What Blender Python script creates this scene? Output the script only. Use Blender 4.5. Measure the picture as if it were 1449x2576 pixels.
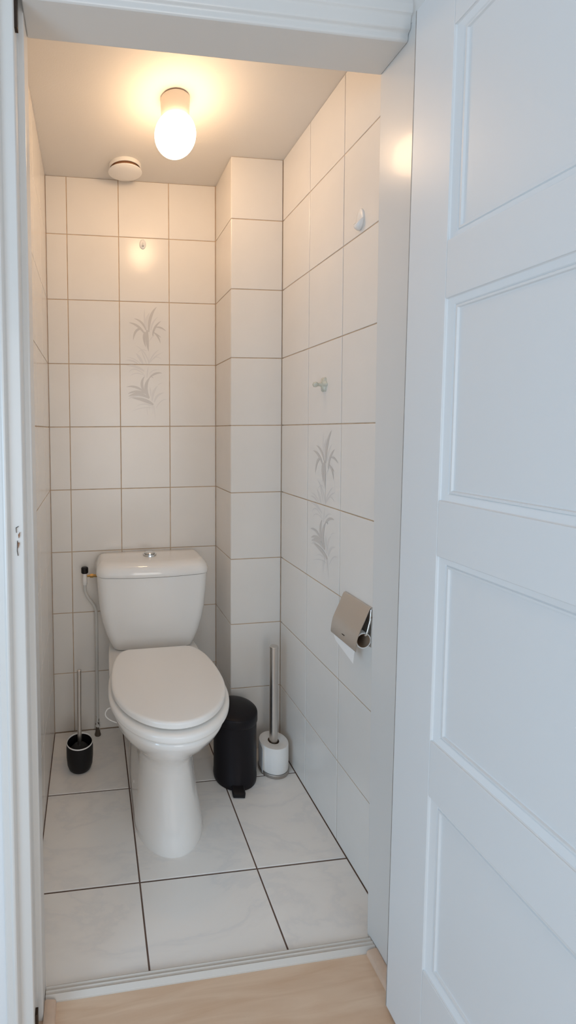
import bpy, bmesh, math, random
from mathutils import Vector, Matrix
random.seed(7)
S = bpy.context.scene
COL = S.collection
for o in list(bpy.data.objects):
    bpy.data.objects.remove(o)

# ------------------------------------------------------------------ camera
CX, CY, CZ = 0.1571, -1.8290, 1.2240
YAW, PITCH, ROLL = 0.1348, -0.0475, -0.0075
FPX, UX, UY = 1148.0, 381.93, 1135.31
fw = Vector((math.sin(YAW)*math.cos(PITCH), math.cos(YAW)*math.cos(PITCH), math.sin(PITCH)))
rt = Vector((math.cos(YAW), -math.sin(YAW), 0))
up = rt.cross(fw)
rt2 = rt*math.cos(ROLL) + up*math.sin(ROLL)
up2 = up*math.cos(ROLL) - rt*math.sin(ROLL)
cam = bpy.data.cameras.new('camera')
camo = bpy.data.objects.new('camera', cam)
COL.objects.link(camo)
M = Matrix((( rt2.x, up2.x, -fw.x, CX), (rt2.y, up2.y, -fw.y, CY), (rt2.z, up2.z, -fw.z, CZ), (0, 0, 0, 1)))
camo.matrix_world = M
cam.sensor_fit = 'AUTO'; cam.sensor_width = 36
cam.lens = FPX/2576*36
cam.shift_x = (724.5-UX)/2576
cam.shift_y = (UY-1288)/2576
cam.clip_start = 0.01
S.camera = camo

# ------------------------------------------------------------------ light
S.view_settings.view_transform = 'Standard'
S.view_settings.look = 'None'
S.view_settings.gamma = 1
S.view_settings.use_curve_mapping = False
S.view_settings.exposure = 0.05
w = bpy.data.worlds.new('sky'); S.world = w; w.use_nodes = True
w.node_tree.nodes['Background'].inputs[0].default_value = (0.62, 0.78, 1.0, 1)
w.node_tree.nodes['Background'].inputs[1].default_value = 1.0
LAMP_COL = (1.0, 0.66, 0.38)
LAMP_STRENGTH = 23.0
# daylight coming through the tall glazed door at the rear of the hall's left wall
al = bpy.data.lights.new('hall_daylight', 'AREA'); al.shape = 'RECTANGLE'
al.size = 1.15; al.size_y = 1.45; al.energy = 31; al.color = (0.50, 0.75, 1.0)
alo = bpy.data.objects.new('hall_daylight', al); COL.objects.link(alo)
alo.location = (-1.66, -2.60, .78)
alo.rotation_euler = (math.pi/2, 0, -math.pi/2)      # shines along +x, into the hall
# added fill light, softer and whiter, in an invented window opposite the toilet doorway
bl = bpy.data.lights.new('added_back_fill', 'AREA'); bl.shape = 'RECTANGLE'
bl.size = 1.0; bl.size_y = 1.5; bl.energy = 12.5; bl.color = (1.0, 0.93, 0.84)
blo = bpy.data.objects.new('added_back_fill', bl); COL.objects.link(blo)
blo.location = (.55, -3.44, 1.15)
blo.rotation_euler = (math.pi/2, 0, 0)      # shines along +y
S.cycles.diffuse_bounces = 8
S.cycles.max_bounces = 12

# ------------------------------------------------------------------ materials
def nt(name):
    m = bpy.data.materials.new(name); m.use_nodes = True
    return m, m.node_tree, m.node_tree.nodes['Principled BSDF']
def mat(name, col, rough=.5, metal=0, spec=.5, coat=0, noise=None, bump=None, emit=None):
    """noise=(scale, amount) colour variation; bump=(scale, strength, distance)"""
    m, t, b = nt(name)
    b.inputs['Base Color'].default_value = (*col, 1)
    b.inputs['Roughness'].default_value = rough
    b.inputs['Metallic'].default_value = metal
    b.inputs['Specular IOR Level'].default_value = spec
    b.inputs['Coat Weight'].default_value = coat
    b.inputs['Coat Roughness'].default_value = .08
    tc = t.nodes.new('ShaderNodeNewGeometry')
    if noise:
        n = t.nodes.new('ShaderNodeTexNoise'); n.inputs['Scale'].default_value = noise[0]; n.inputs['Detail'].default_value = 4
        t.links.new(tc.outputs['Position'], n.inputs['Vector'])
        r = t.nodes.new('ShaderNodeMapRange'); r.inputs[1].default_value = .3; r.inputs[2].default_value = .7
        r.inputs[3].default_value = 1-noise[1]; r.inputs[4].default_value = 1+noise[1]*.3
        t.links.new(n.outputs['Fac'], r.inputs[0])
        v = t.nodes.new('ShaderNodeVectorMath'); v.operation = 'SCALE'; v.inputs[0].default_value = col
        t.links.new(r.outputs[0], v.inputs['Scale']); t.links.new(v.outputs[0], b.inputs['Base Color'])
    if bump:
        n2 = t.nodes.new('ShaderNodeTexNoise'); n2.inputs['Scale'].default_value = bump[0]; n2.inputs['Detail'].default_value = 3
        t.links.new(tc.outputs['Position'], n2.inputs['Vector'])
        bp = t.nodes.new('ShaderNodeBump'); bp.inputs['Strength'].default_value = bump[1]; bp.inputs['Distance'].default_value = bump[2]
        t.links.new(n2.outputs['Fac'], bp.inputs['Height']); t.links.new(bp.outputs['Normal'], b.inputs['Normal'])
    if emit:
        b.inputs['Emission Color'].default_value = (*emit[0], 1); b.inputs['Emission Strength'].default_value = emit[1]
    return m

def marble():
    m, t, b = nt('floor_tile_marble')
    g = t.nodes.new('ShaderNodeNewGeometry')
    n = t.nodes.new('ShaderNodeTexNoise'); n.inputs['Scale'].default_value = 3.2; n.inputs['Detail'].default_value = 7
    n.inputs['Distortion'].default_value = .5; n.inputs['Roughness'].default_value = .6
    mp = t.nodes.new('ShaderNodeMapping'); mp.inputs['Rotation'].default_value = (0, 0, .6); mp.inputs['Scale'].default_value = (1, 2.2, 1)
    t.links.new(g.outputs['Position'], mp.inputs[0]); t.links.new(mp.outputs[0], n.inputs['Vector'])
    r = t.nodes.new('ShaderNodeValToRGB')
    e = r.color_ramp.elements
    e[0].position = .40; e[0].color = (.88, .842, .795, 1)
    e[1].position = .60; e[1].color = (.88, .842, .795, 1)
    k = e.new(.495); k.color = (.815, .787, .755, 1)
    k = e.new(.45); k.color = (.86, .822, .778, 1)
    k = e.new(.53); k.color = (.865, .827, .782, 1)
    t.links.new(n.outputs['Fac'], r.inputs[0]); t.links.new(r.outputs[0], b.inputs['Base Color'])
    b.inputs['Roughness'].default_value = .33
    return m

def laminate():
    m, t, b = nt('laminate_oak')
    g = t.nodes.new('ShaderNodeNewGeometry')
    mp = t.nodes.new('ShaderNodeMapping'); mp.inputs['Scale'].default_value = (2.0, 22, 4)
    n = t.nodes.new('ShaderNodeTexNoise'); n.inputs['Scale'].default_value = 2.0; n.inputs['Detail'].default_value = 6; n.inputs['Distortion'].default_value = .8
    t.links.new(g.outputs['Position'], mp.inputs[0]); t.links.new(mp.outputs[0], n.inputs['Vector'])
    r = t.nodes.new('ShaderNodeValToRGB')
    e = r.color_ramp.elements
    e[0].position = .3; e[0].color = (.62, .42, .28, 1)
    e[1].position = .68; e[1].color = (.74, .56, .41, 1)
    t.links.new(n.outputs['Fac'], r.inputs[0]); t.links.new(r.outputs[0], b.inputs['Base Color'])
    b.inputs['Roughness'].default_value = .42
    return m

def brushed(name, col, rough):
    m, t, b = nt(name)
    b.inputs['Metallic'].default_value = 1; b.inputs['Base Color'].default_value = (*col, 1)
    g = t.nodes.new('ShaderNodeNewGeometry')
    mp = t.nodes.new('ShaderNodeMapping'); mp.inputs['Scale'].default_value = (900, 900, 8)
    n = t.nodes.new('ShaderNodeTexNoise'); n.inputs['Scale'].default_value = 1
    t.links.new(g.outputs['Position'], mp.inputs[0]); t.links.new(mp.outputs[0], n.inputs['Vector'])
    r = t.nodes.new('ShaderNodeMapRange'); r.inputs[3].default_value = rough-.06; r.inputs[4].default_value = rough+.08
    t.links.new(n.outputs['Fac'], r.inputs[0]); t.links.new(r.outputs[0], b.inputs['Roughness'])
    return m

def pipe_paint():
    m, t, b = nt('pipe_worn_paint')
    g = t.nodes.new('ShaderNodeNewGeometry'); sep = t.nodes.new('ShaderNodeSeparateXYZ')
    t.links.new(g.outputs['Position'], sep.inputs[0])
    n = t.nodes.new('ShaderNodeTexNoise'); n.inputs['Scale'].default_value = 75; n.inputs['Detail'].default_value = 3
    t.links.new(g.outputs['Position'], n.inputs['Vector'])
    mr = t.nodes.new('ShaderNodeMapRange'); mr.inputs[1].default_value = .0; mr.inputs[2].default_value = .13
    mr.inputs[3].default_value = .62; mr.inputs[4].default_value = .24
    t.links.new(sep.outputs['Z'], mr.inputs[0])
    lt = t.nodes.new('ShaderNodeMath'); lt.operation = 'LESS_THAN'
    t.links.new(n.outputs['Fac'], lt.inputs[0]); t.links.new(mr.outputs[0], lt.inputs[1])
    mx = t.nodes.new('ShaderNodeMix'); mx.data_type = 'RGBA'
    mx.inputs[6].default_value = (.60, .59, .56, 1); mx.inputs[7].default_value = (.07, .05, .035, 1)
    t.links.new(lt.outputs[0], mx.inputs[0]); t.links.new(mx.outputs[2], b.inputs['Base Color'])
    b.inputs['Roughness'].default_value = .4
    return m

MT = dict(
    tile=mat('wall_tile_glaze', (.785, .752, .708), .22, spec=.5, noise=(9, .02), bump=(16, .10, .004)),
    leaf=mat('tile_print_dark', (.60, .565, .53), .25),
    leaf_faint=mat('tile_print_faint', (.705, .675, .645), .25),
    grout=mat('wall_grout', (.60, .44, .30), .9, noise=(30, .2)),
    fgrout=mat('floor_grout', (.17, .11, .085), .9, noise=(30, .3)),
    ftile=marble(),
    plaster=mat('ceiling_paint', (.72, .70, .67), .75, bump=(220, .12, .002)),
    wallpaint=mat('hall_wall_paint', (.74, .75, .76), .8, bump=(180, .15, .002)),
    hallfloor=laminate(),
    strip=mat('wood_strip', (.66, .49, .37), .45, noise=(40, .1)),
    frame=mat('frame_gloss_paint', (.67, .655, .63), .28, coat=.15, bump=(14, .03, .004)),
    door=mat('door_satin_paint', (.70, .705, .705), .36, bump=(25, .04, .003)),
    thresh=mat('threshold_profile', (.64, .595, .54), .38),
    ceramic=mat('sanitary_ceramic', (.845, .825, .795), .08, spec=.55, coat=.3),
    seat=mat('seat_plastic', (.87, .845, .81), .2),
    chrome=mat('chrome', (.75, .74, .72), .12, metal=1),
    steel=brushed('brushed_steel', (.68, .64, .60), .30),
    satin=mat('satin_steel', (.42, .39, .36), .42, metal=1),
    brass=mat('brass', (.45, .30, .12), .35, metal=1),
    black=mat('black_plastic', (.009, .008, .009), .45, spec=.25),
    blackpaint=mat('black_lacquer', (.008, .006, .008), .38, spec=.22),
    white=mat('white_plastic', (.80, .785, .76), .3),
    paper=mat('toilet_paper', (.84, .82, .79), .95, bump=(300, .25, .001)),
    card=mat('cardboard', (.30, .20, .13), .85),
    bristle=mat('dark_bristles', (.02, .018, .018), .8),
    porcelain=mat('old_porcelain', (.60, .585, .49), .25, noise=(120, .15)),
    darkmetal=mat('dark_hardware', (.05, .032, .022), .35, metal=.8),
    socket=mat('lamp_socket_porcelain', (.72, .66, .58), .35),
    bare_and_gap=mat('chipped_wood_and_gap_shade', (.25, .12, .06), .7),
    worn_gap=mat('worn_edge_and_gap_shade', (.36, .33, .30), .7, noise=(40, .3)),
    pipe=pipe_paint(),
    globe=mat('lit_opal_glass', (.9, .88, .85), .25, emit=(LAMP_COL, LAMP_STRENGTH)),
)

# ------------------------------------------------------------------ mesh helpers
def add(name, vf, m, parent=None, smooth=None, loc=(0, 0, 0), rot=None):
    v, f = vf
    me = bpy.data.meshes.new(name); me.from_pydata([tuple(p) for p in v], [], f); me.update()
    return addm(name, me, m, parent, smooth, loc, rot)
def addm(name, me, m, parent=None, smooth=None, loc=(0, 0, 0), rot=None):
    bm = bmesh.new(); bm.from_mesh(me); bmesh.ops.recalc_face_normals(bm, faces=bm.faces); bm.to_mesh(me); bm.free()
    if m and not me.materials: me.materials.append(m)
    if smooth:
        me.shade_smooth(); me.set_sharp_from_angle(angle=math.radians(smooth))
    o = bpy.data.objects.new(name, me); COL.objects.link(o)
    o.location = loc
    if rot: o.rotation_euler = rot
    if parent: o.parent = parent
    return o
def join(*vfs):
    V, F = [], []
    for v, f in vfs:
        n = len(V); V += list(v); F += [tuple(i+n for i in q) for q in f]
    return V, F
def box(x0, x1, y0, y1, z0, z1):
    v = [(x, y, z) for z in (z0, z1) for x, y in ((x0, y0), (x1, y0), (x1, y1), (x0, y1))]
    return v, [(3, 2, 1, 0), (4, 5, 6, 7), (0, 1, 5, 4), (1, 2, 6, 5), (2, 3, 7, 6), (3, 0, 4, 7)]
def loft(rings, cap0=True, cap1=True):
    n = len(rings[0]); V = [p for r in rings for p in r]; F = []
    for i in range(len(rings)-1):
        for j in range(n):
            F.append((i*n+j, i*n+(j+1) % n, (i+1)*n+(j+1) % n, (i+1)*n+j))
    if cap0: F.append(tuple(range(n))[::-1])
    if cap1: F.append(tuple((len(rings)-1)*n+j for j in range(n)))
    return V, F
def lathe(prof, n=32, cap0=True, cap1=True, c=(0, 0)):
    return loft([[(c[0]+r*math.cos(2*math.pi*k/n), c[1]+r*math.sin(2*math.pi*k/n), z) for k in range(n)] for r, z in prof], cap0, cap1)
def tube(path, r, n=12, cap=True):
    P = [Vector(p) for p in path]; R = r if isinstance(r, (list, tuple)) else [r]*len(P)
    rings = []; ref = None
    for i, p in enumerate(P):
        d = (P[min(i+1, len(P)-1)]-P[max(i-1, 0)]).normalized()
        if ref is None:
            ref = d.orthogonal().normalized()
        a = (ref - d*ref.dot(d)).normalized(); ref = a; b = d.cross(a)
        rings.append([tuple(p+(a*math.cos(2*math.pi*k/n)+b*math.sin(2*math.pi*k/n))*R[i]) for k in range(n)])
    return loft(rings, cap, cap)
def bez(a, c, b, n=10):
    a, c, b = Vector(a), Vector(c), Vector(b)
    return [a*(1-t)**2+c*2*t*(1-t)+b*t*t for t in [i/n for i in range(n+1)]]
def prism(poly, z0, z1):
    """plan polygon extruded upward"""
    return loft([[(x, y, z0) for x, y in poly], [(x, y, z1) for x, y in poly]])
def bevel(o, wdt=.002, seg=2, ang=40):
    md = o.modifiers.new('bevel', 'BEVEL'); md.width = wdt; md.segments = seg; md.limit_method = 'ANGLE'; md.angle_limit = math.radians(ang)
    return o
def empty(name, loc, label=None, cat=None, kind=None, group=None, rot=None):
    o = bpy.data.objects.new(name, None); COL.objects.link(o); o.location = loc; o.empty_display_size = .05
    if rot: o.rotation_euler = rot
    return tag(o, label, cat, kind, group)
def tag(o, label=None, cat=None, kind=None, group=None):
    for k, v in (('label', label), ('category', cat), ('kind', kind), ('group', group)):
        if v: o[k] = v
    return o
def struct(o, label, cat): return tag(o, label, cat, 'structure')

# ------------------------------------------------------------------ room dimensions (tile faces)
W, XP, PD, ZC = 0.8672, 0.6715, 0.2042, 2.1985
ZR = [0.0, .2433, .4905, .7382, .9876, 1.2367, 1.4842, 1.7318, 1.981, ZC]
YI = -0.86           # toilet side of the door wall
YO = -0.945          # hall side of the door wall
G = .0022             # how far tiles stand proud of the grout

wall_back = struct(add('wall_back', box(-.1, XP+.02, G, .1, -.05, ZC+.05), MT['grout']), 'back wall of small white tiles behind the toilet', 'wall')
wall_left = struct(add('wall_left', box(-.1, -G, YI, G, -.05, ZC+.05), MT['grout']), 'narrow visible strip of white tiled left wall', 'wall')
wall_right = struct(add('wall_right', box(W+G, W+.1, YI, -PD-.01, -.05, ZC+.05), MT['grout']), 'white tiled right wall with the toilet paper holder', 'wall')
wall_pillar = struct(add('wall_pillar', box(XP+G, W+.1, -PD+G, .1, -.05, ZC+.05), MT['grout']), 'boxed-in tiled pillar in the far right corner', 'wall')
ceiling = struct(add('ceiling', box(-.1, W+.1, YI, .1, ZC, ZC+.06), MT['plaster']), 'plain painted ceiling of the toilet with the lamp', 'ceiling')
floor = struct(add('floor', box(-.1, W+.1, -.90, .1, -.05, -G), MT['fgrout']), 'pale marbled tile floor with dark grout under the toilet', 'floor')

TJ = .0030   # joint width
_tm = {}
def tile_mesh(wd, ht, m):
    key = (round(wd, 4), round(ht, 4), m.name)
    if key not in _tm:
        c = .0011
        rings = [[(0, 0, 0), (wd, 0, 0), (wd, ht, 0), (0, ht, 0)],
                 [(0, 0, G-c*.7), (wd, 0, G-c*.7), (wd, ht, G-c*.7), (0, ht, G-c*.7)],
                 [(c, c, G), (wd-c, c, G), (wd-c, ht-c, G), (c, ht-c, G)]]
        v, f = loft(rings, True, True)
        me = bpy.data.meshes.new('tile'); me.from_pydata(v, [], f); me.materials.append(m); me.update()
        _tm[key] = me
    return _tm[key]
def put_tile(parent, o, u, v, wd, ht, m):
    """o: lower-left corner of the cell on the tile face plane"""
    u, v, o = Vector(u), Vector(v), Vector(o); n = u.cross(v)
    t = bpy.data.objects.new('tile', tile_mesh(wd-TJ, ht-TJ, m)); COL.objects.link(t)
    p = o+u*TJ/2+v*TJ/2-n*G
    mm = Matrix(((u.x, v.x, n.x, p.x), (u.y, v.y, n.y, p.y), (u.z, v.z, n.z, p.z), (0, 0, 0, 1)))
    t.matrix_world = mm @ Matrix.Rotation(random.uniform(-.0009, .0009), 4, 'X') @ Matrix.Rotation(random.uniform(-.0009, .0009), 4, 'Y')
    t.parent = parent
    return t
def grid(parent, us, u, base):
    out = {}
    for i in range(len(us)-1):
        for k in range(len(ZR)-1):
            o = base(us[i]); wd = abs(us[i+1]-us[i])
            out[i, k] = put_tile(parent, (o[0], o[1], ZR[k]), u, (0, 0, 1), wd, ZR[k+1]-ZR[k], MT['tile'])
    return out
tb = grid(wall_back, [0, .0798, .2798, .4798, XP], (1, 0, 0), lambda a: (a, 0))
grid(wall_pillar, [XP, W], (1, 0, 0), lambda a: (a, -PD))
grid(wall_pillar, [0, -PD], (0, -1, 0), lambda a: (XP, a))
tr = grid(wall_right, [-PD, -.4111, -.6111, -.8111, YI], (0, -1, 0), lambda a: (W, a))
grid(wall_left, [YI, -.80, -.60, -.40, -.20, 0], (0, 1, 0), lambda a: (0, a))

# printed reed motif on four of the tiles (flat print)
def motif(dark, faint, y0, hh):
    def cv(x, y): return ((x-80)/1045, 1-(y-y0)/hh)
    return [[(cv(*a), cv(*c), cv(*b), wd/1045) for (a, c, b, wd) in L] for L in (dark, faint)]
UPPER = motif(
    [((690, 690), (690, 320), (865, 150), 62), ((630, 650), (560, 440), (370, 410), 42), ((600, 730), (470, 520), (265, 500), 48),
     ((545, 630), (390, 600), (355, 880), 50), ((615, 690), (560, 780), (625, 1020), 56), ((655, 650), (640, 850), (685, 1110), 70),
     ((775, 770), (790, 560), (960, 448), 44), ((850, 585), (950, 565), (1065, 668), 34), ((800, 700), (900, 760), (940, 935), 36),
     ((800, 700), (880, 740), (960, 812), 22)],
    [((615, 620), (590, 400), (605, 190), 34), ((640, 660), (600, 450), (720, 270), 70), ((740, 650), (750, 480), (890, 360), 36),
     ((700, 890), (750, 790), (830, 740), 18), ((690, 1370), (640, 1100), (400, 980), 26), ((690, 1370), (760, 1150), (930, 1050), 26),
     ((560, 1370), (500, 1250), (415, 1145), 60), ((450, 1370), (320, 1280), (190, 1300), 36), ((640, 1370), (570, 1190), (520, 1070), 22),
     ((720, 1340), (800, 1190), (1000, 1120), 22), ((690, 1375), (690, 1250), (695, 1090), 12), ((500, 1370), (380, 1240), (210, 1235), 18),
     ((640, 1100), (560, 1020), (430, 1150), 16), ((780, 1280), (850, 1160), (980, 1290), 14)], 60, 1320)
LOWER = motif(
    [((600, 2000), (470, 1780), (600, 1635), 58), ((685, 2100), (540, 1850), (720, 1650), 74), ((700, 1670), (820, 1540), (975, 1570), 44),
     ((585, 1975), (400, 1815), (200, 1868), 46), ((615, 2005), (400, 1920), (230, 2015), 52), ((690, 2105), (450, 1950), (240, 2070), 66),
     ((775, 2245), (610, 2120), (310, 2095), 74), ((735, 1650), (760, 1655), (785, 1675), 14)],
    [((590, 1535), (400, 1390), (190, 1420), 56), ((575, 1590), (340, 1400), (250, 1575), 26), ((605, 1625), (390, 1520), (280, 1645), 20),
     ((645, 1670), (650, 1550), (680, 1420), 28), ((755, 2160), (750, 1950), (880, 1840), 54), ((800, 2190), (840, 2010), (1015, 1988), 46),
     ((720, 2060), (725, 1950), (705, 1860), 28), ((780, 2290), (560, 2170), (400, 2290), 20), ((780, 2315), (550, 2270), (290, 2395), 16),
     ((840, 2310), (950, 2100), (1085, 2135), 20), ((640, 2290), (640, 2400), (660, 2500), 10), ((790, 2250), (800, 2400), (825, 2570), 12),
     ((770, 2250), (770, 2350), (765, 2470), 8), ((690, 1600), (760, 1480), (920, 1500), 16), ((600, 2030), (420, 2010), (230, 2130), 40),
     ((880, 1830), (900, 1790), (1000, 1770), 14), ((680, 2250), (690, 2300), (700, 2390), 8)], 1400, 1300)
def print_on(t, mot, wd, ht):
    for leaves, m in zip(mot, (MT['leaf'], MT['leaf_faint'])):
        V, F = [], []
        for li, (a, c, b, w_) in enumerate(leaves):
            pts = [(max(.01, min(.99, p[0]))*wd, max(.004, min(.996, p[1]))*ht) for p in bez((*a, 0), (*c, 0), (*b, 0), 12)]
            n0 = len(V); n = len(pts); z = G+.00012+.00003*li+(.0 if m is MT['leaf_faint'] else .0006*0+.0004)
            for i, (x, y) in enumerate(pts):
                q0, q1 = pts[max(i-1, 0)], pts[min(i+1, n-1)]
                dx, dy = q1[0]-q0[0], q1[1]-q0[1]; l = math.hypot(dx, dy) or 1
                t_ = i/(n-1); hw = .5*w_*wd*(math.sin(math.pi*min(1, t_*.88+.12))**.8)*(1 if t_ < .98 else .1)
                V += [(x-dy/l*hw, y+dx/l*hw, z), (x+dy/l*hw, y-dx/l*hw, z)]
            F += [(n0+2*i, n0+2*i+1, n0+2*i+3, n0+2*i+2) for i in range(n-1)]
        add('leaf_print', (V, F), m, t)
tw = .2-TJ
print_on(tb[2, 6], UPPER, tw, .2476-TJ); print_on(tb[2, 5], LOWER, tw, .2475-TJ)
print_on(tr[1, 4], UPPER, tw, .2491-TJ); print_on(tr[1, 3], LOWER, tw, .2494-TJ)

# floor tiles: slightly out of square with the walls
FX = [0, .2746, .6027, W]; FY = [0, -.3204, -.6485, None]; SH = -.0238
def fy(k, x):
    if k == 0: return 0.0
    if k == 3: return -.868
    return FY[k]+SH*x
for i in range(3):
    for k in range(3):
        j = .0022; x0, x1 = FX[i]+j, FX[i+1]-j
        q = [(x0, fy(k+1, x0)+j), (x1, fy(k+1, x1)+j), (x1, fy(k, x1)-j), (x0, fy(k, x0)-j)]
        cx = sum(p[0] for p in q)/4; cy = sum(p[1] for p in q)/4; c = .0012
        ins = [(x+(c if x < cx else -c), y+(c if y < cy else -c)) for x, y in q]
        add('tile', loft([[(x, y, -G) for x, y in q], [(x, y, -c*.7) for x, y in q], [(x, y, 0) for x, y in ins]]), MT['ftile'], floor)

# ------------------------------------------------------------------ door wall, hall shell
HX0, HX1, HY, HZ = -1.72, 1.55, -3.5, 2.55
JL, JR, ZL = .0450, .8055, 2.002          # opening faces and soffit
wf = join(box(HX0, JL-.03, YO, YI, -.05, HZ), box(JR+.03, HX1, YO, YI, -.05, HZ), box(JL-.03, JR+.03, YO, YI, ZL+.03, HZ))
struct(add('wall_front', wf, MT['wallpaint']), 'painted hall wall around the toilet doorway', 'wall')
struct(add('ceiling_hall', box(HX0, HX1, HY, YO, HZ, HZ+.05), MT['wallpaint']), 'white hall ceiling outside the toilet', 'ceiling')
struct(add('wall_hall_right', box(HX1, HX1+.1, HY, YI, -.05, HZ+.05), MT['wallpaint']), 'white hall wall behind the open door', 'wall')

wy0, wy1, wz = -3.20, -2.00, 1.56
bx0, bx1, bz0, bz1 = -.12, .92, .38, 1.92
struct(add('wall_hall_back', join(box(HX0, bx0, HY-.1, HY, -.05, HZ+.05), box(bx1, HX1, HY-.1, HY, -.05, HZ+.05), box(bx0, bx1, HY-.1, HY, -.05, bz0), box(bx0, bx1, HY-.1, HY, bz1, HZ+.05)), MT['wallpaint']),
       'white hall wall with an added fill-light window facing the toilet doorway', 'wall')
fill_win = struct(empty('fill_window', ((bx0+bx1)/2, HY-.05, bz0)), 'added hall window for the fill light opposite the toilet doorway', 'window')  # unseen window, added to house the fill light
for a in (-.52, -.02, .48):
    add('window_frame', box(a, a+.04, -.03, .03, 0, bz1-bz0), MT['frame'], fill_win)
for z in (0, bz1-bz0-.04):
    for a in (-.48, .02):
        add('window_frame', box(a, a+.46, -.03, .03, z, z+.04), MT['frame'], fill_win)
struct(add('wall_hall_left', join(box(HX0-.1, HX0, HY, wy0, -.05, HZ+.05), box(HX0-.1, HX0, wy1, YI, -.05, HZ+.05), box(HX0-.1, HX0, wy0, wy1, wz, HZ+.05)), MT['wallpaint']),
       'white hall wall with a tall glazed opening', 'wall')
win = struct(empty('window_1', (HX0-.05, (wy0+wy1)/2, 0)), 'tall glazed opening in the hall wall', 'window')
for a in (-.60, .56):
    add('window_frame', box(-.03, .03, a, a+.04, 0, wz), MT['frame'], win)
for z in (0, .76, wz-.04):
    add('window_frame', box(-.03, .03, -.56, .56, z, z+.04), MT['frame'], win)

fh = struct(add('floor_hall', box(HX0, HX1, HY, -.886, -.05, -.002), MT['fgrout']), 'light oak laminate floor of the hall', 'floor')
yy = -.886; k = 0
while yy > HY+.01:
    y1 = max(yy-.19, HY)
    xs = [HX0, HX0+(.9 if k % 2 else 1.2), HX0+(2.2 if k % 2 else 2.85), HX1]
    for i in range(3):
        add('plank', loft([[(xs[i]+.0004, yy-.0004, -.002), (xs[i+1]-.0004, yy-.0004, -.002), (xs[i+1]-.0004, y1+.0004, -.002), (xs[i]+.0004, y1+.0004, -.002)],
                           [(xs[i]+.0008, yy-.0008, 0), (xs[i+1]-.0008, yy-.0008, 0), (xs[i+1]-.0008, y1+.0008, 0), (xs[i]+.0008, y1+.0008, 0)]]), MT['hallfloor'], fh)
    yy = y1; k += 1

# door frame: plan profiles extruded upward
fr = struct(empty('trim_1', (0, 0, 0)), 'white gloss painted door frame around the toilet doorway', 'door frame')
def arc_bead(x, y, r, n=6):
    return [(x+r*math.cos(a), y-r*math.sin(a)) for a in [math.pi*i/n for i in range(n+1)]]
left_prof = [(JL-.03, YI), (JL, YI), (JL, -.914), (JL-.002, -.916), (JL-.012, -.916), (JL-.012, -.952), (JL-.014, -.955),
             (JL-.036, -.957), (JL-.038, -.962)] + arc_bead(JL-.044, -.962, .005)[1:-1] + [(JL-.050, -.962), (JL-.060, -.960), (JL-.064, -.957), (JL-.066, YO), (JL-.03, YO)]
bevel(add('jamb', prism(left_prof, 0, ZL+.03), MT['frame'], fr), .0012)
right_prof = [(JR+.03, YI), (JR, YI), (JR, -.974), (JR+.002, -.976), (JR+.060, -.976), (JR+.066, -.970), (JR+.066, YO), (JR+.03, YO)]
bevel(add('jamb', prism(right_prof, 0, ZL+.03), MT['frame'], fr), .0012)
# head: profile in y-z swept along x
hp = [(YI, ZL+.03), (YI, ZL), (-.946, ZL), (-.950, ZL+.002), (-.950, ZL+.014), (-.957, ZL+.018), (-.959, ZL+.040), (-.964, ZL+.044), (-.964, ZL+.060), (-.957, ZL+.092), (YO, ZL+.092), (YO, ZL+.03)]
bevel(add('head', loft([[(JL-.0, y, z) for y, z in hp], [(JR+.0, y, z) for y, z in hp]]), MT['frame'], fr), .003, 3)
add('casing_top', join(box(JL-.066, JL, -.957, YO, ZL+.03, ZL+.092), box(JR, JR+.066, -.957, YO, ZL+.03, ZL+.092)), MT['frame'], fr)
# dark metal plates let into the left rebate, top and bottom
for z0, z1 in ((1.947, 1.985), (.022, .062)):
    bevel(add('strike_plate', box(JL-.0125, JL-.0065, -.951, -.938, z0-.04 if z0 < 1 else z0, z1 if z0 < 1 else z1+.05), MT['darkmetal'], fr), .0006)
# chipped latch recess in the left casing
def chip(pts, m):
    q = [(JL-.0245+(x-45)/1316, 1.015-(y-1365)/1316) for x, y in pts]
    add('paint_chip', loft([[(x, -.9580, z) for x, z in q], [(x, -.9550, z) for x, z in q]]), m, fr)
chip([(46.6, 1346), (51, 1340), (50, 1350), (48, 1355)], MT['bare_and_gap']); chip([(45.5, 1365), (49.5, 1367), (48, 1374), (46, 1380)], MT['bare_and_gap'])
chip([(43, 1341), (42, 1341), (41.5, 1328), (48, 1325), (48, 1326.2), (42.8, 1329)], MT['darkmetal'])
chip([(44.0, 1361), (45.0, 1361), (44.2, 1386), (46.0, 1398), (45.0, 1399), (43.0, 1386)], MT['darkmetal'])

# threshold profile: ribbed strip
tp = [(-.868, 0), (-.868, .007), (-.8705, .009), (-.873, .007), (-.876, .0075), (-.8785, .010), (-.881, .0085), (-.884, .0085), (-.8865, .0105), (-.889, .0085), (-.8945, .004), (-.8945, 0)]
bevel(struct(add('trim_2', loft([[(JL+.001, y+.006-.0, z) for y, z in tp], [(JR-.001, y-.004, z) for y, z in tp]]), MT['thresh']),
      'ribbed off-white threshold strip between tiles and laminate', 'threshold'), .0004)
# wooden strips lying along both jambs
sp = [(0, 0), (0, .011), (.004, .013), (.020, .010), (.0235, .007), (.0245, 0)]
struct(add('trim_3', loft([[(JL+x+.0005, -.890, z) for x, z in sp], [(JL+x+.0005, -.975, z) for x, z in sp]]), MT['strip'], smooth=50), 'short pale wooden strip at the foot of the left jamb', 'strip')
struct(add('trim_4', loft([[(JR-x*1.1-.0005, -.899, z) for x, z in sp], [(JR-x*1.1-.0005, -.972, z) for x, z in sp]]), MT['strip'], smooth=50), 'short pale wooden strip at the foot of the right jamb', 'strip')

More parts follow.
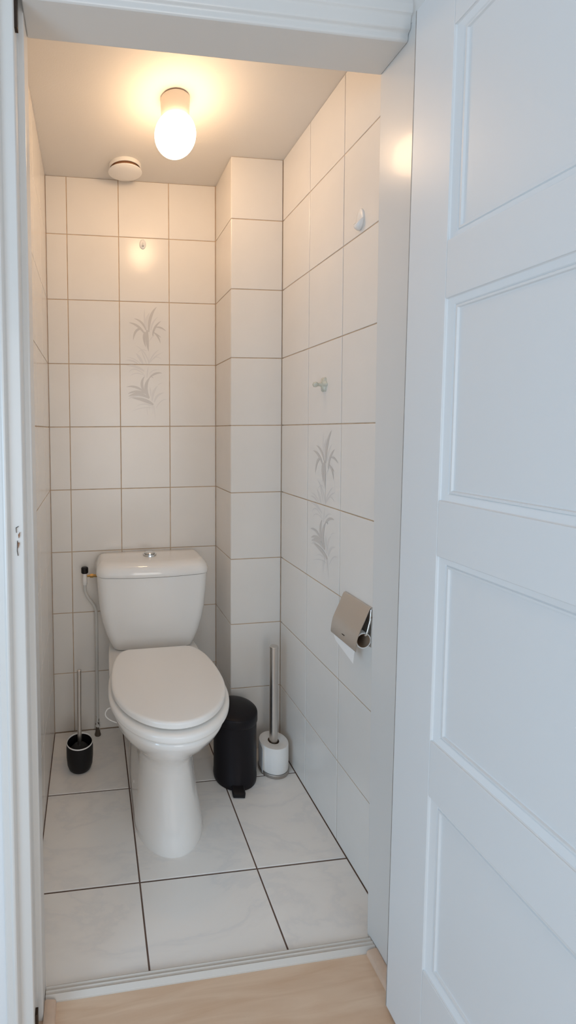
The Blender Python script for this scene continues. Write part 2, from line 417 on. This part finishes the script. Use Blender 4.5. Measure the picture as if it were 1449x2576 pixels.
# ------------------------------------------------------------------ open panelled door
door = struct(empty('door_1', (.757, -1.0, .012)), 'white four-panel door standing open on the right', 'door')
door.rotation_mode = 'QUATERNION'
door.rotation_quaternion = (Matrix.Rotation(.0132, 3, 'Y') @ Matrix.Rotation(-math.pi/2, 3, 'Z')).to_quaternion()
DW, DH, TH, U0 = .765, 2.003, .040, .0965
U1 = DW-U0
PZ = [(.1985, .5365), (.641, .982), (1.082, 1.437), (1.5365, 1.897)]
def slab(x0, x1, z0, z1, nm): bevel(add(nm, box(x0, x1, 0, TH, z0, z1), MT['door'], door), .0012)
slab(0, U0, 0, DH, 'stile'); slab(U1, DW, 0, DH, 'stile')
add('worn_edge_gap_line', box(-.0008, .0010, -.0002, .012, .0, DH), MT['worn_gap'], door)  # dark strip painting in the shadow gap at the hinge, with chipped paint
zs = [0]+[z for p in PZ for z in p]+[DH]
for i in range(0, len(zs), 2): slab(U0, U1, zs[i], zs[i+1], 'rail')
mp = [(-.0004, .0016), (.0012, .0040), (.002, .0045), (.011, .0075), (.0135, .0100), (.0150, .0080), (.0185, .0080), (.0200, .0115), (.0225, .0120), (.0225, .016)]
for z0, z1 in PZ:
    add('panel', box(U0, U1, .0120, .028, z0, z1), MT['door'], door)
    rings = [[(U0+d, h, z0+d), (U1-d, h, z0+d), (U1-d, h, z1-d), (U0+d, h, z1-d)] for d, h in mp]
    add('moulding', loft(rings, False, False), MT['door'], door, smooth=28)

# ------------------------------------------------------------------ toilet
XT = .385
toilet = empty('toilet', (XT, -.35, 0), 'white ceramic close-coupled toilet with closed lid against the back wall', 'toilet')
OY = .35  # local y = world y + OY
def outline(hw, yf, yb, y0, bw, n=48, p=2.0, pb=2.6):
    """closed plan outline: elliptical front, squarer back. y values in world."""
    pts = []
    for i in range(n+1):       # right side, front to widest
        a = math.pi/2*i/n*2 if False else math.pi/2*i/n
        pts.append((hw*math.sin(a)**(2/p), y0+(yf-y0)*math.cos(a)**(2/p)))
    for i in range(1, n//2+1):
        t = i/(n//2); y = y0+(yb-y0)*math.sin(t*math.pi/2)
        s = (y-y0)/(yb-y0) if yb != y0 else 1
        x = bw+(hw-bw)*(max(0, 1-s**pb))**(1/pb)
        pts.append((x, y))
    L = [(-x, y) for x, y in pts[::-1] if abs(x) > 1e-9]
    return [(x, y+OY) for x, y in pts]+[(x, y+OY) for x, y in L]
def plan_loft(secs, **k):
    return loft([[(x, y, z) for x, y in outline(*s, **k)] for z, *s in secs])
# pan: z, half width, front, back, widest y, back half width
pan = [(0, .107, -.600, -.115, -.46, .080), (.006, .1075, -.601, -.115, -.46, .080), (.03, .104, -.596, -.115, -.455, .080), (.08, .0955, -.580, -.115, -.445, .079),
       (.14, .088, -.560, -.115, -.43, .078), (.19, .0855, -.548, -.115, -.42, .080), (.225, .090, -.549, -.110, -.42, .086),
       (.255, .104, -.566, -.10, -.43, .096), (.285, .124, -.597, -.09, -.445, .110), (.315, .143, -.630, -.07, -.455, .124),
       (.345, .161, -.659, -.05, -.46, .136), (.375, .172, -.683, -.035, -.46, .144), (.388, .175, -.689, -.03, -.46, .146), (.395, .1735, -.687, -.03, -.46, .145), (.398, .169, -.682, -.033, -.46, .142)]
o = add('bowl', plan_loft(pan), MT['ceramic'], toilet, smooth=60)
for s in (-1, 1):
    add('bolt_cap', lathe([(.009, 0), (.0085, .004), (.005, .007), (.0015, .008)], 14), MT['ceramic'], toilet, smooth=50, loc=(s*.093, -.375+OY, .06), rot=(0, s*math.radians(80), 0))
# seat ring
def plate(z0, z1, hw, yf, yb, y0, bw, r, crown=0):
    S_ = []
    for i in range(6):
        a = math.pi/2*i/5
        d = r*(1-math.sin(a)); S_.append((z0+r*(1-math.cos(a)), hw-d, yf+d, yb-d, y0, bw-d))
    for i in range(7):
        a = math.pi/2*i/6
        d = r*1.3*(1-math.cos(a)); S_.append((z1-r*(1-math.sin(a)), hw-d, yf+d, yb-d, y0, bw-d))
    if crown:
        for f_ in (.93, .75, .45, .12):
            S_.append((z1+crown*(1-f_**2), (hw-r*1.3)*f_, y0+(yf+r*1.3-y0)*f_, y0+(yb-r*1.3-y0)*f_, y0, (bw-r*1.3)*f_))
    return plan_loft(S_, pb=2.2)
seat = add('seat', plate(.4025, .4275, .1830, -.700, -.268, -.475, .105, .009), MT['seat'], toilet, smooth=60)
lid = add('seat_lid', plate(.4320, .4530, .1735, -.683, -.258, -.470, .102, .007, .004), MT['seat'], toilet, smooth=60)
for s in (-1, 1):
    add('hinge', lathe([(.011, 0), (.011, .022), (.009, .026)], 16), MT['seat'], toilet, smooth=40, loc=(s*.072, -.252+OY, .397))
# cistern: bowed front, tapering down
def rrect(hw, yf, yb, bow, r, n=7):
    P = []
    xs = hw-r
    for i in range(n+1):
        a = math.pi*i/n/2; P.append((xs+r*math.cos(a), yb-r*.5+r*.5*math.sin(a)))
    for i in range(n+1):
        a = math.pi/2*i/n; P.append((-xs-r*math.sin(a), yb-r*.5+r*.5*math.cos(a)))
    for i in range(n+1):
        a = math.pi/2*i/n; P.append((-xs-r*math.cos(a), yf+r-r*math.sin(a)))
    for i in range(1, 12):
        x = -xs+2*xs*i/12; P.append((x, yf-bow*(1-(x/xs)**2)))
    for i in range(n+1):
        a = math.pi/2*i/n; P.append((xs+r*math.sin(a), yf+r-r*math.cos(a)))
    return [(x, y+OY) for x, y in P]
cs = [(.397, .142, -.150, -.022, .006, .03), (.399, .150, -.158, -.014, .007, .034), (.404, .1545, -.163, -.012, .008, .035), (.43, .1660, -.168, -.012, .010, .037), (.465, .1790, -.173, -.012, .012, .038),
      (.51, .1910, -.178, -.012, .013, .040), (.56, .2000, -.182, -.012, .014, .042), (.62, .2055, -.185, -.012, .015, .043), (.665, .2080, -.187, -.012, .015, .043), (.6835, .2085, -.188, -.012, .015, .043)]
add('cistern', loft([[(x, y, z) for x, y in rrect(*s)] for z, *s in cs]), MT['ceramic'], toilet, smooth=50)
ls = [(.6850, .205, -.186, -.012, .015, .043), (.6860, .2110, -.191, -.008, .015, .044), (.690, .2125, -.1925, -.007, .015, .045), (.702, .2115, -.191, -.007, .015, .045),
      (.715, .2075, -.186, -.008, .014, .044), (.724, .2015, -.179, -.010, .013, .042), (.730, .1955, -.171, -.013, .012, .040), (.7335, .190, -.163, -.017, .011, .038), (.7350, .182, -.154, -.022, .010, .034),
      (.736, .10, -.125, -.05, .006, .03)]
cl = add('cistern_lid', loft([[(x, y, z) for x, y in rrect(*s)] for z, *s in ls]), MT['ceramic'], toilet, smooth=50)
fb = add('flush_button', lathe([(.0265, 0), (.0265, .0065), (.025, .0085), (.0205, .0085), (.020, .006), (.0185, .006)], 32), MT['chrome'], toilet, smooth=40, loc=(-.004, -.092+OY, .7355))
add('button_half', lathe([(.019, .003), (.019, .0125), (.017, .0145), (.001, .0152)], 32), MT['chrome'], fb, smooth=40)

# white wire loop hanging from the bowl rim on the left
lp = [(.2185, -.455, .3665), (.2110, -.458, .3700), (.2010, -.460, .3685), (.1945, -.461, .3610), (.1925, -.461, .3520), (.1960, -.460, .3430), (.2050, -.458, .3330), (.2180, -.456, .3240), (.2330, -.455, .3170)]
sm = []
for i in range(len(lp)-1):
    a = Vector(lp[max(i-1, 0)]); b = Vector(lp[i]); c = Vector(lp[i+1]); d = Vector(lp[min(i+2, len(lp)-1)])
    for t in (0, .25, .5, .75):
        sm.append(.5*((2*b)+(-a+c)*t+(2*a-5*b+4*c-d)*t*t+(-a+3*b-3*c+d)*t**3))
sm.append(Vector(lp[-1]))
tag(add('rim_hanger', tube([(p.x-.2185, p.y+.455, p.z-.317) for p in sm], .0019, 8), MT['white'], smooth=60, loc=(.2185, -.455, .317)), 'white plastic loop hanging on the left side of the bowl', 'hanger')

# ------------------------------------------------------------------ water supply
ws = empty('water_pipe', (.1725, -.036, 0), 'painted water pipe with black-knobbed stop valve left of the cistern', 'pipe')
def wl(p): return (p[0]-.1725, p[1]+.036, p[2])
path = [(.1725, -.036, .008), (.1725, -.036, .25), (.1735, -.036, .47)] + [tuple(p) for p in bez((.1735, -.036, .49), (.1735, -.036, .520), (.158, -.037, .540), 6)] + [tuple(p) for p in bez((.143, -.038, .562), (.130, -.038, .580), (.130, -.038, .605), 6)] + [(.130, -.038, .635)]
add('pipe', tube([wl(p) for p in path], .0062, 14), MT['pipe'], ws, smooth=50)
add('valve_body', lathe([(.0075, .615), (.0095, .618), (.0095, .640), (.0082, .644), (.0082, .664)], 18, c=(.130-.1725, -.002)), MT['white'], ws, smooth=40)
add('knob', lathe([(.0125, .662), (.0138, .664), (.0138, .682), (.0115, .6855), (.004, .686)], 10, c=(.130-.1725, -.002)), MT['black'], ws, smooth=20)
fit = add('coupling', tube([wl(p) for p in ((.139, -.038, .650), (.150, -.038, .650), (.1505, -.038, .650), (.163, -.038, .650), (.1635, -.038, .650), (.1805, -.040, .650))], [.0048, .0048, .0085, .0085, .0062, .0062], 6), MT['brass'], ws)
add('floor_collar', lathe([(.0125, 0), (.0125, .004), (.0095, .012), (.0088, .050), (.007, .052)], 14), MT['pipe'], ws, smooth=40)

# ------------------------------------------------------------------ toilet brush
tbh = empty('toilet_brush', (.1055, -.203, 0), 'steel-handled toilet brush in a black cup with pale rim', 'toilet brush')
add('cup', lathe([(.034, 0), (.040, .004), (.045, .018), (.0475, .045), (.0478, .075), (.0468, .0955), (.0445, .0955), (.0445, .05), (.040, .012), (.005, .010)], 40), MT['black'], tbh, smooth=50)
add('rim', lathe([(.0473, .0945), (.0475, .0972), (.0462, .0985), (.0446, .0975), (.0442, .0945)], 40, False, False), MT['white'], tbh, smooth=60)
add('bristles', lathe([(.010, .014), (.030, .02), (.036, .045), (.034, .070), (.022, .082), (.009, .086)], 24), MT['bristle'], tbh, smooth=50)
add('handle', tube([(0, 0, .08), (.0, -.0, .2), (.0015, 0, .355), (.0015, 0, .3605), (.0015, 0, .3625)], [.0075, .0075, .0078, .0078, .0055], 20), MT['steel'], tbh, smooth=40)

# ------------------------------------------------------------------ pedal bin
bn = empty('pedal_bin', (.6490, -.3225, 0), 'small black metal pedal bin beside the toilet', 'bin')
add('body', lathe([(.070, 0), (.0745, .002), (.0755, .008), (.0755, .020), (.0745, .022), (.0745, .212)], 48), MT['blackpaint'], bn, smooth=40)
add('bin_lid', lathe([(.0765, .2140), (.0775, .2160), (.0775, .2400), (.0768, .2430), (.0735, .2462), (.060, .2505), (.035, .2545), (.004, .2560)], 48), MT['blackpaint'], bn, smooth=40)
pd = [(-.021, .004), (.021, .004), (.022, .014), (.018, .018), (-.018, .018), (-.022, .014)]
pedal = add('pedal', loft([[(x, -.070, z+.004) for x, z in pd], [(x, -.098, z) for x, z in pd], [(x*.9, -.104, z*.8) for x, z in pd]]), MT['black'], bn, smooth=30)
pedal.rotation_euler = (0, 0, math.radians(-10))
add('lid_hinge', box(-.02, .02, .070, .084, .195, .228), MT['black'], bn)

# ------------------------------------------------------------------ spare roll stand
rs = empty('roll_stand', (.797, -.310, 0), 'brushed steel spare-roll stand next to the black bin', 'roll stand')
add('base', lathe([(.0535, 0), (.0545, .001), (.0545, .010), (.0525, .0125), (.01, .0125)], 48), MT['satin'], rs, smooth=30)
add('pole', lathe([(.0150, .0125), (.0150, .4425), (.0158, .4430), (.0158, .4490), (.0145, .4505), (.001, .4505)], 28), MT['steel'], rs, smooth=30)
rl = empty('toilet_roll', (.797, -.310, .0128), 'white toilet roll on the floor-standing steel pole', 'toilet roll')
add('paper', lathe([(.0200, .0005), (.050, .0), (.0520, .0025), (.0525, .045), (.0520, .0895), (.050, .092), (.0210, .0915), (.0200, .0905)], 48, False, False), MT['paper'], rl, smooth=50)
add('core', lathe([(.0200, .0005), (.0200, .0905), (.0192, .0905), (.0192, .0005)], 32, False, False), MT['card'], rl, smooth=40)
add('loose_sheet', loft([[(-.0515-.001*0, -.004, z), (-.0525, -.016, z), (-.0535, -.028, z), (-.0545, -.036, z), (-.0538, -.0362, z), (-.0525, -.028, z), (-.0515, -.016, z), (-.0505, -.004, z)] for z in (.003, .03, .06, .089)]), MT['paper'], rl, smooth=50)

# ------------------------------------------------------------------ wall paper holder
PX, PY, PZ_ = .8455, -.7100, .679
hd = empty('paper_holder', (W, PY, .66), 'brushed steel toilet paper holder with curved cover on the right wall', 'paper holder')
def hl(p): return (p[0]-W, p[1]-PY, p[2]-.66)
ya, yb_ = -.6500, -.7710
prof = [(.8615, .7640), (.8595, .7650), (.8560, .7600), (.8445, .7330), (.8330, .7090), (.8270, .6950), (.8232, .6800), (.8212, .6660), (.8205, .6540)]
inn = [(x+.0012, z-.0003) for x, z in prof]
loop_ = prof+inn[::-1]
add('cover', loft([[hl((x, ya, z)) for x, z in loop_], [hl((x, yb_, z)) for x, z in loop_]]), MT['steel'], hd, smooth=35)
bevel(add('back_plate', [[hl(p) for p in box(W-.0022, W, yb_+.004, ya-.004, .660, .765)[0]], box(0, 1, 0, 1, 0, 1)[1]], MT['steel'], hd), .0006)
add('hinge_rod', tube([hl(p) for p in ((.8630, ya, .7625), (.8630, yb_, .7625))], .0028, 12), MT['steel'], hd, smooth=40)
add('arm', tube([hl(p) for p in [(.8630, yb_+.002, .7600), (.8595, yb_-.001, .735), (.8520, yb_-.001, .707), (.8490, yb_-.001, .697), (.8475, yb_+.002, .6935), (.8470, yb_+.015, .6925), (PX+.005, ya-.003, .6925)]], .0026, 10), MT['chrome'], hd, smooth=50)
tag(add('brand_mark', [[hl((.8218-.0004-.0004*0, -.705-.012*t, z)) for t, z in ((0, .6705), (1, .6705), (1, .6725), (0, .6725))], [(0, 1, 2, 3)]], MT['darkmetal'], hd), 'small dark engraved mark')

hr = empty('toilet_roll', (PX, PY, PZ_), 'nearly used-up toilet roll under the steel wall cover', 'toilet roll')
def ring_y(prof, n=36):
    return loft([[(r*math.cos(2*math.pi*k/n), y, r*math.sin(2*math.pi*k/n)) for k in range(n)] for r, y in prof], False, False)
hw_ = .0560
add('paper', ring_y([(.0182, -hw_), (.0206, -hw_), (.0210, -hw_+.002), (.0210, hw_-.002), (.0206, hw_), (.0182, hw_)]), MT['paper'], hr, smooth=50)
add('core', ring_y([(.0182, -hw_), (.0182, hw_), (.0172, hw_), (.0172, -hw_), (.0182, -hw_)]), MT['card'], hr, smooth=50)
shp = []
for i, (x, z) in enumerate([(-.0207, .002), (-.0213, -.008), (-.0213, -.022), (-.0205, -.034), (-.0195, -.044)]):
    e = max(0, i-2)*.016
    shp.append([(x, hw_-.001-e*.4, z), (x-.0006, 0, z-(.010 if i == 4 else 0)), (x, -hw_+.001+e*.4, z-(.022 if i == 4 else 0)), (x+.0004, -hw_+.001+e*.4, z-(.022 if i == 4 else 0)), (x-.0002, 0, z-(.010 if i == 4 else 0)), (x+.0004, hw_-.001-e*.4, z)])
add('hanging_sheet', loft(shp), MT['paper'], hr, smooth=60)

# ------------------------------------------------------------------ ceiling lamp
LX, LY = .4197, -.460
lamp = empty('ceiling_lamp', (LX, LY, ZC), 'lit round opal glass globe lamp on the ceiling', 'lamp')
add('gap_shade_ring', lathe([(.0400, -.0025), (.0400, 0)], 40), MT['bare_and_gap'], lamp, smooth=40)  # brown ring painting the thin shadow gap between lamp base and ceiling
add('socket', lathe([(.0300, -.062), (.0405, -.060), (.0415, -.050), (.0435, -.010), (.0430, -.004), (.041, -.0025), (.01, -.0025)], 48), MT['socket'], lamp, smooth=40)
gp = []
R_ = .0612; zc_ = -.106
for i in range(25):
    a = math.pi*(i/24)
    r = R_*math.sin(a); z = zc_-R_*1.0*math.cos(a)
    if z > -.056: break
    gp.append((max(r, .0005), z))
gp.append((.0365, -.0560))
add('globe', lathe(gp, 48), MT['globe'], lamp, smooth=80)

# ------------------------------------------------------------------ ceiling vent valve
vt = empty('air_vent', (.300, -.098, ZC), 'round white ventilation valve on the ceiling above the back wall', 'vent')
add('housing', lathe([(.0590, 0), (.0600, -.003), (.0595, -.012), (.0570, -.0135), (.0540, -.012), (.0500, -.004), (.030, -.002)], 48, False, False), MT['white'], vt, smooth=40)
dsk = add('disc', lathe([(.030, -.018), (.0560, -.0205), (.0610, -.0225), (.0625, -.0245), (.0622, -.0265), (.057, -.0300), (.040, -.0345), (.018, -.0370), (.001, -.0375)], 48), MT['white'], vt, smooth=40, loc=(0, -.003, .0005))
dsk.rotation_euler = (math.radians(3), 0, 0)
add('gap_shade_drum', lathe([(.0500, -.0035), (.0505, -.0195), (.02, -.0200)], 40), MT['bare_and_gap'], vt, smooth=40)  # dark drum added to colour in the shade behind the disc
add('spindle', lathe([(.008, 0), (.008, -.024)], 12), MT['white'], vt, smooth=40)

# ------------------------------------------------------------------ hooks
def oval_hook(name, mtx, hw, hh, lip, label):
    """oval plate in local x-z, facing local -y, with an upturned scoop at its lower half"""
    r = empty(name, (0, 0, 0), label, 'hook'); r.matrix_world = mtx
    n = 28
    def el(s, y, dz=0): return [(hw*s*math.cos(2*math.pi*k/n), y, hh*s*math.sin(2*math.pi*k/n)+dz) for k in range(n)]
    add('plate', loft([el(1, 0), el(1, -.0034), el(.93, -.0046), el(.5, -.0052), el(.05, -.0054)]), MT['white'], r, smooth=50)
    return r
h1 = oval_hook('wall_hook', Matrix.Translation((.3750, 0, 1.9555)), .0130, .0185, .012, 'tiny oval stick-on hook on the back wall below the vent')
add('prong', tube([(0, -.004, .006), (0, -.0065, -.004), (0, -.0095, -.008), (0, -.0125, -.007), (0, -.0135, -.003)], [.0030, .0042, .0046, .0042, .0030], 12), MT['white'], h1, smooth=60)
m2 = Matrix.Translation((W, -.6940, 1.7680)) @ Matrix.Rotation(-math.pi/2, 4, 'Z')
h2 = oval_hook('wall_hook', m2, .0165, .0275, .02, 'larger glossy white oval hook high on the right wall')
# scoop: open cup bulging out of the lower half
V, F = [], []
nb = 8
for b_ in range(nb+1):
    t = b_/nb
    for k_ in range(19):
        a = math.pi*k_/18
        V.append((.0163*math.cos(a)*(1-.10*t*t), -.002-.0150*(math.sin(t*math.pi/2))*math.sin(a)**.7, -.0272*math.sin(a)*(1-.55*t**1.8)))
for b_ in range(nb):
    for k_ in range(18): F.append((b_*19+k_, b_*19+k_+1, (b_+1)*19+k_+1, (b_+1)*19+k_))
sco = add('scoop', (V, F), MT['white'], h2, smooth=60)
sd = sco.modifiers.new('thickness', 'SOLIDIFY'); sd.thickness = .0016; sd.offset = 0
# porcelain peg with a scalloped rosette
m3 = Matrix.Translation((W, -.5160, 1.3570)) @ Matrix.Rotation(-math.pi/2, 4, 'Z')
h3 = empty('coat_peg', (0, 0, 0), 'greenish-white porcelain peg with scalloped rosette on the right wall', 'peg'); h3.matrix_world = m3
n = 48
def ros(s, y): return [((.0165+.0022*math.cos(6*2*math.pi*k/n))*s*math.cos(2*math.pi*k/n), y, (.0215+.0028*math.cos(6*2*math.pi*k/n))*s*math.sin(2*math.pi*k/n)) for k in range(n)]
add('rosette', loft([ros(1, 0), ros(1, -.003), ros(.9, -.006), ros(.6, -.0085), ros(.4, -.010)]), MT['porcelain'], h3, smooth=45)
add('peg', tube([(0, -.008, 0), (0, -.014, 0), (0, -.022, 0), (0, -.025, 0), (0, -.029, 0), (0, -.034, 0), (0, -.037, 0)], [.0075, .0052, .0050, .0070, .0084, .0076, .004], 18), MT['porcelain'], h3, smooth=50)
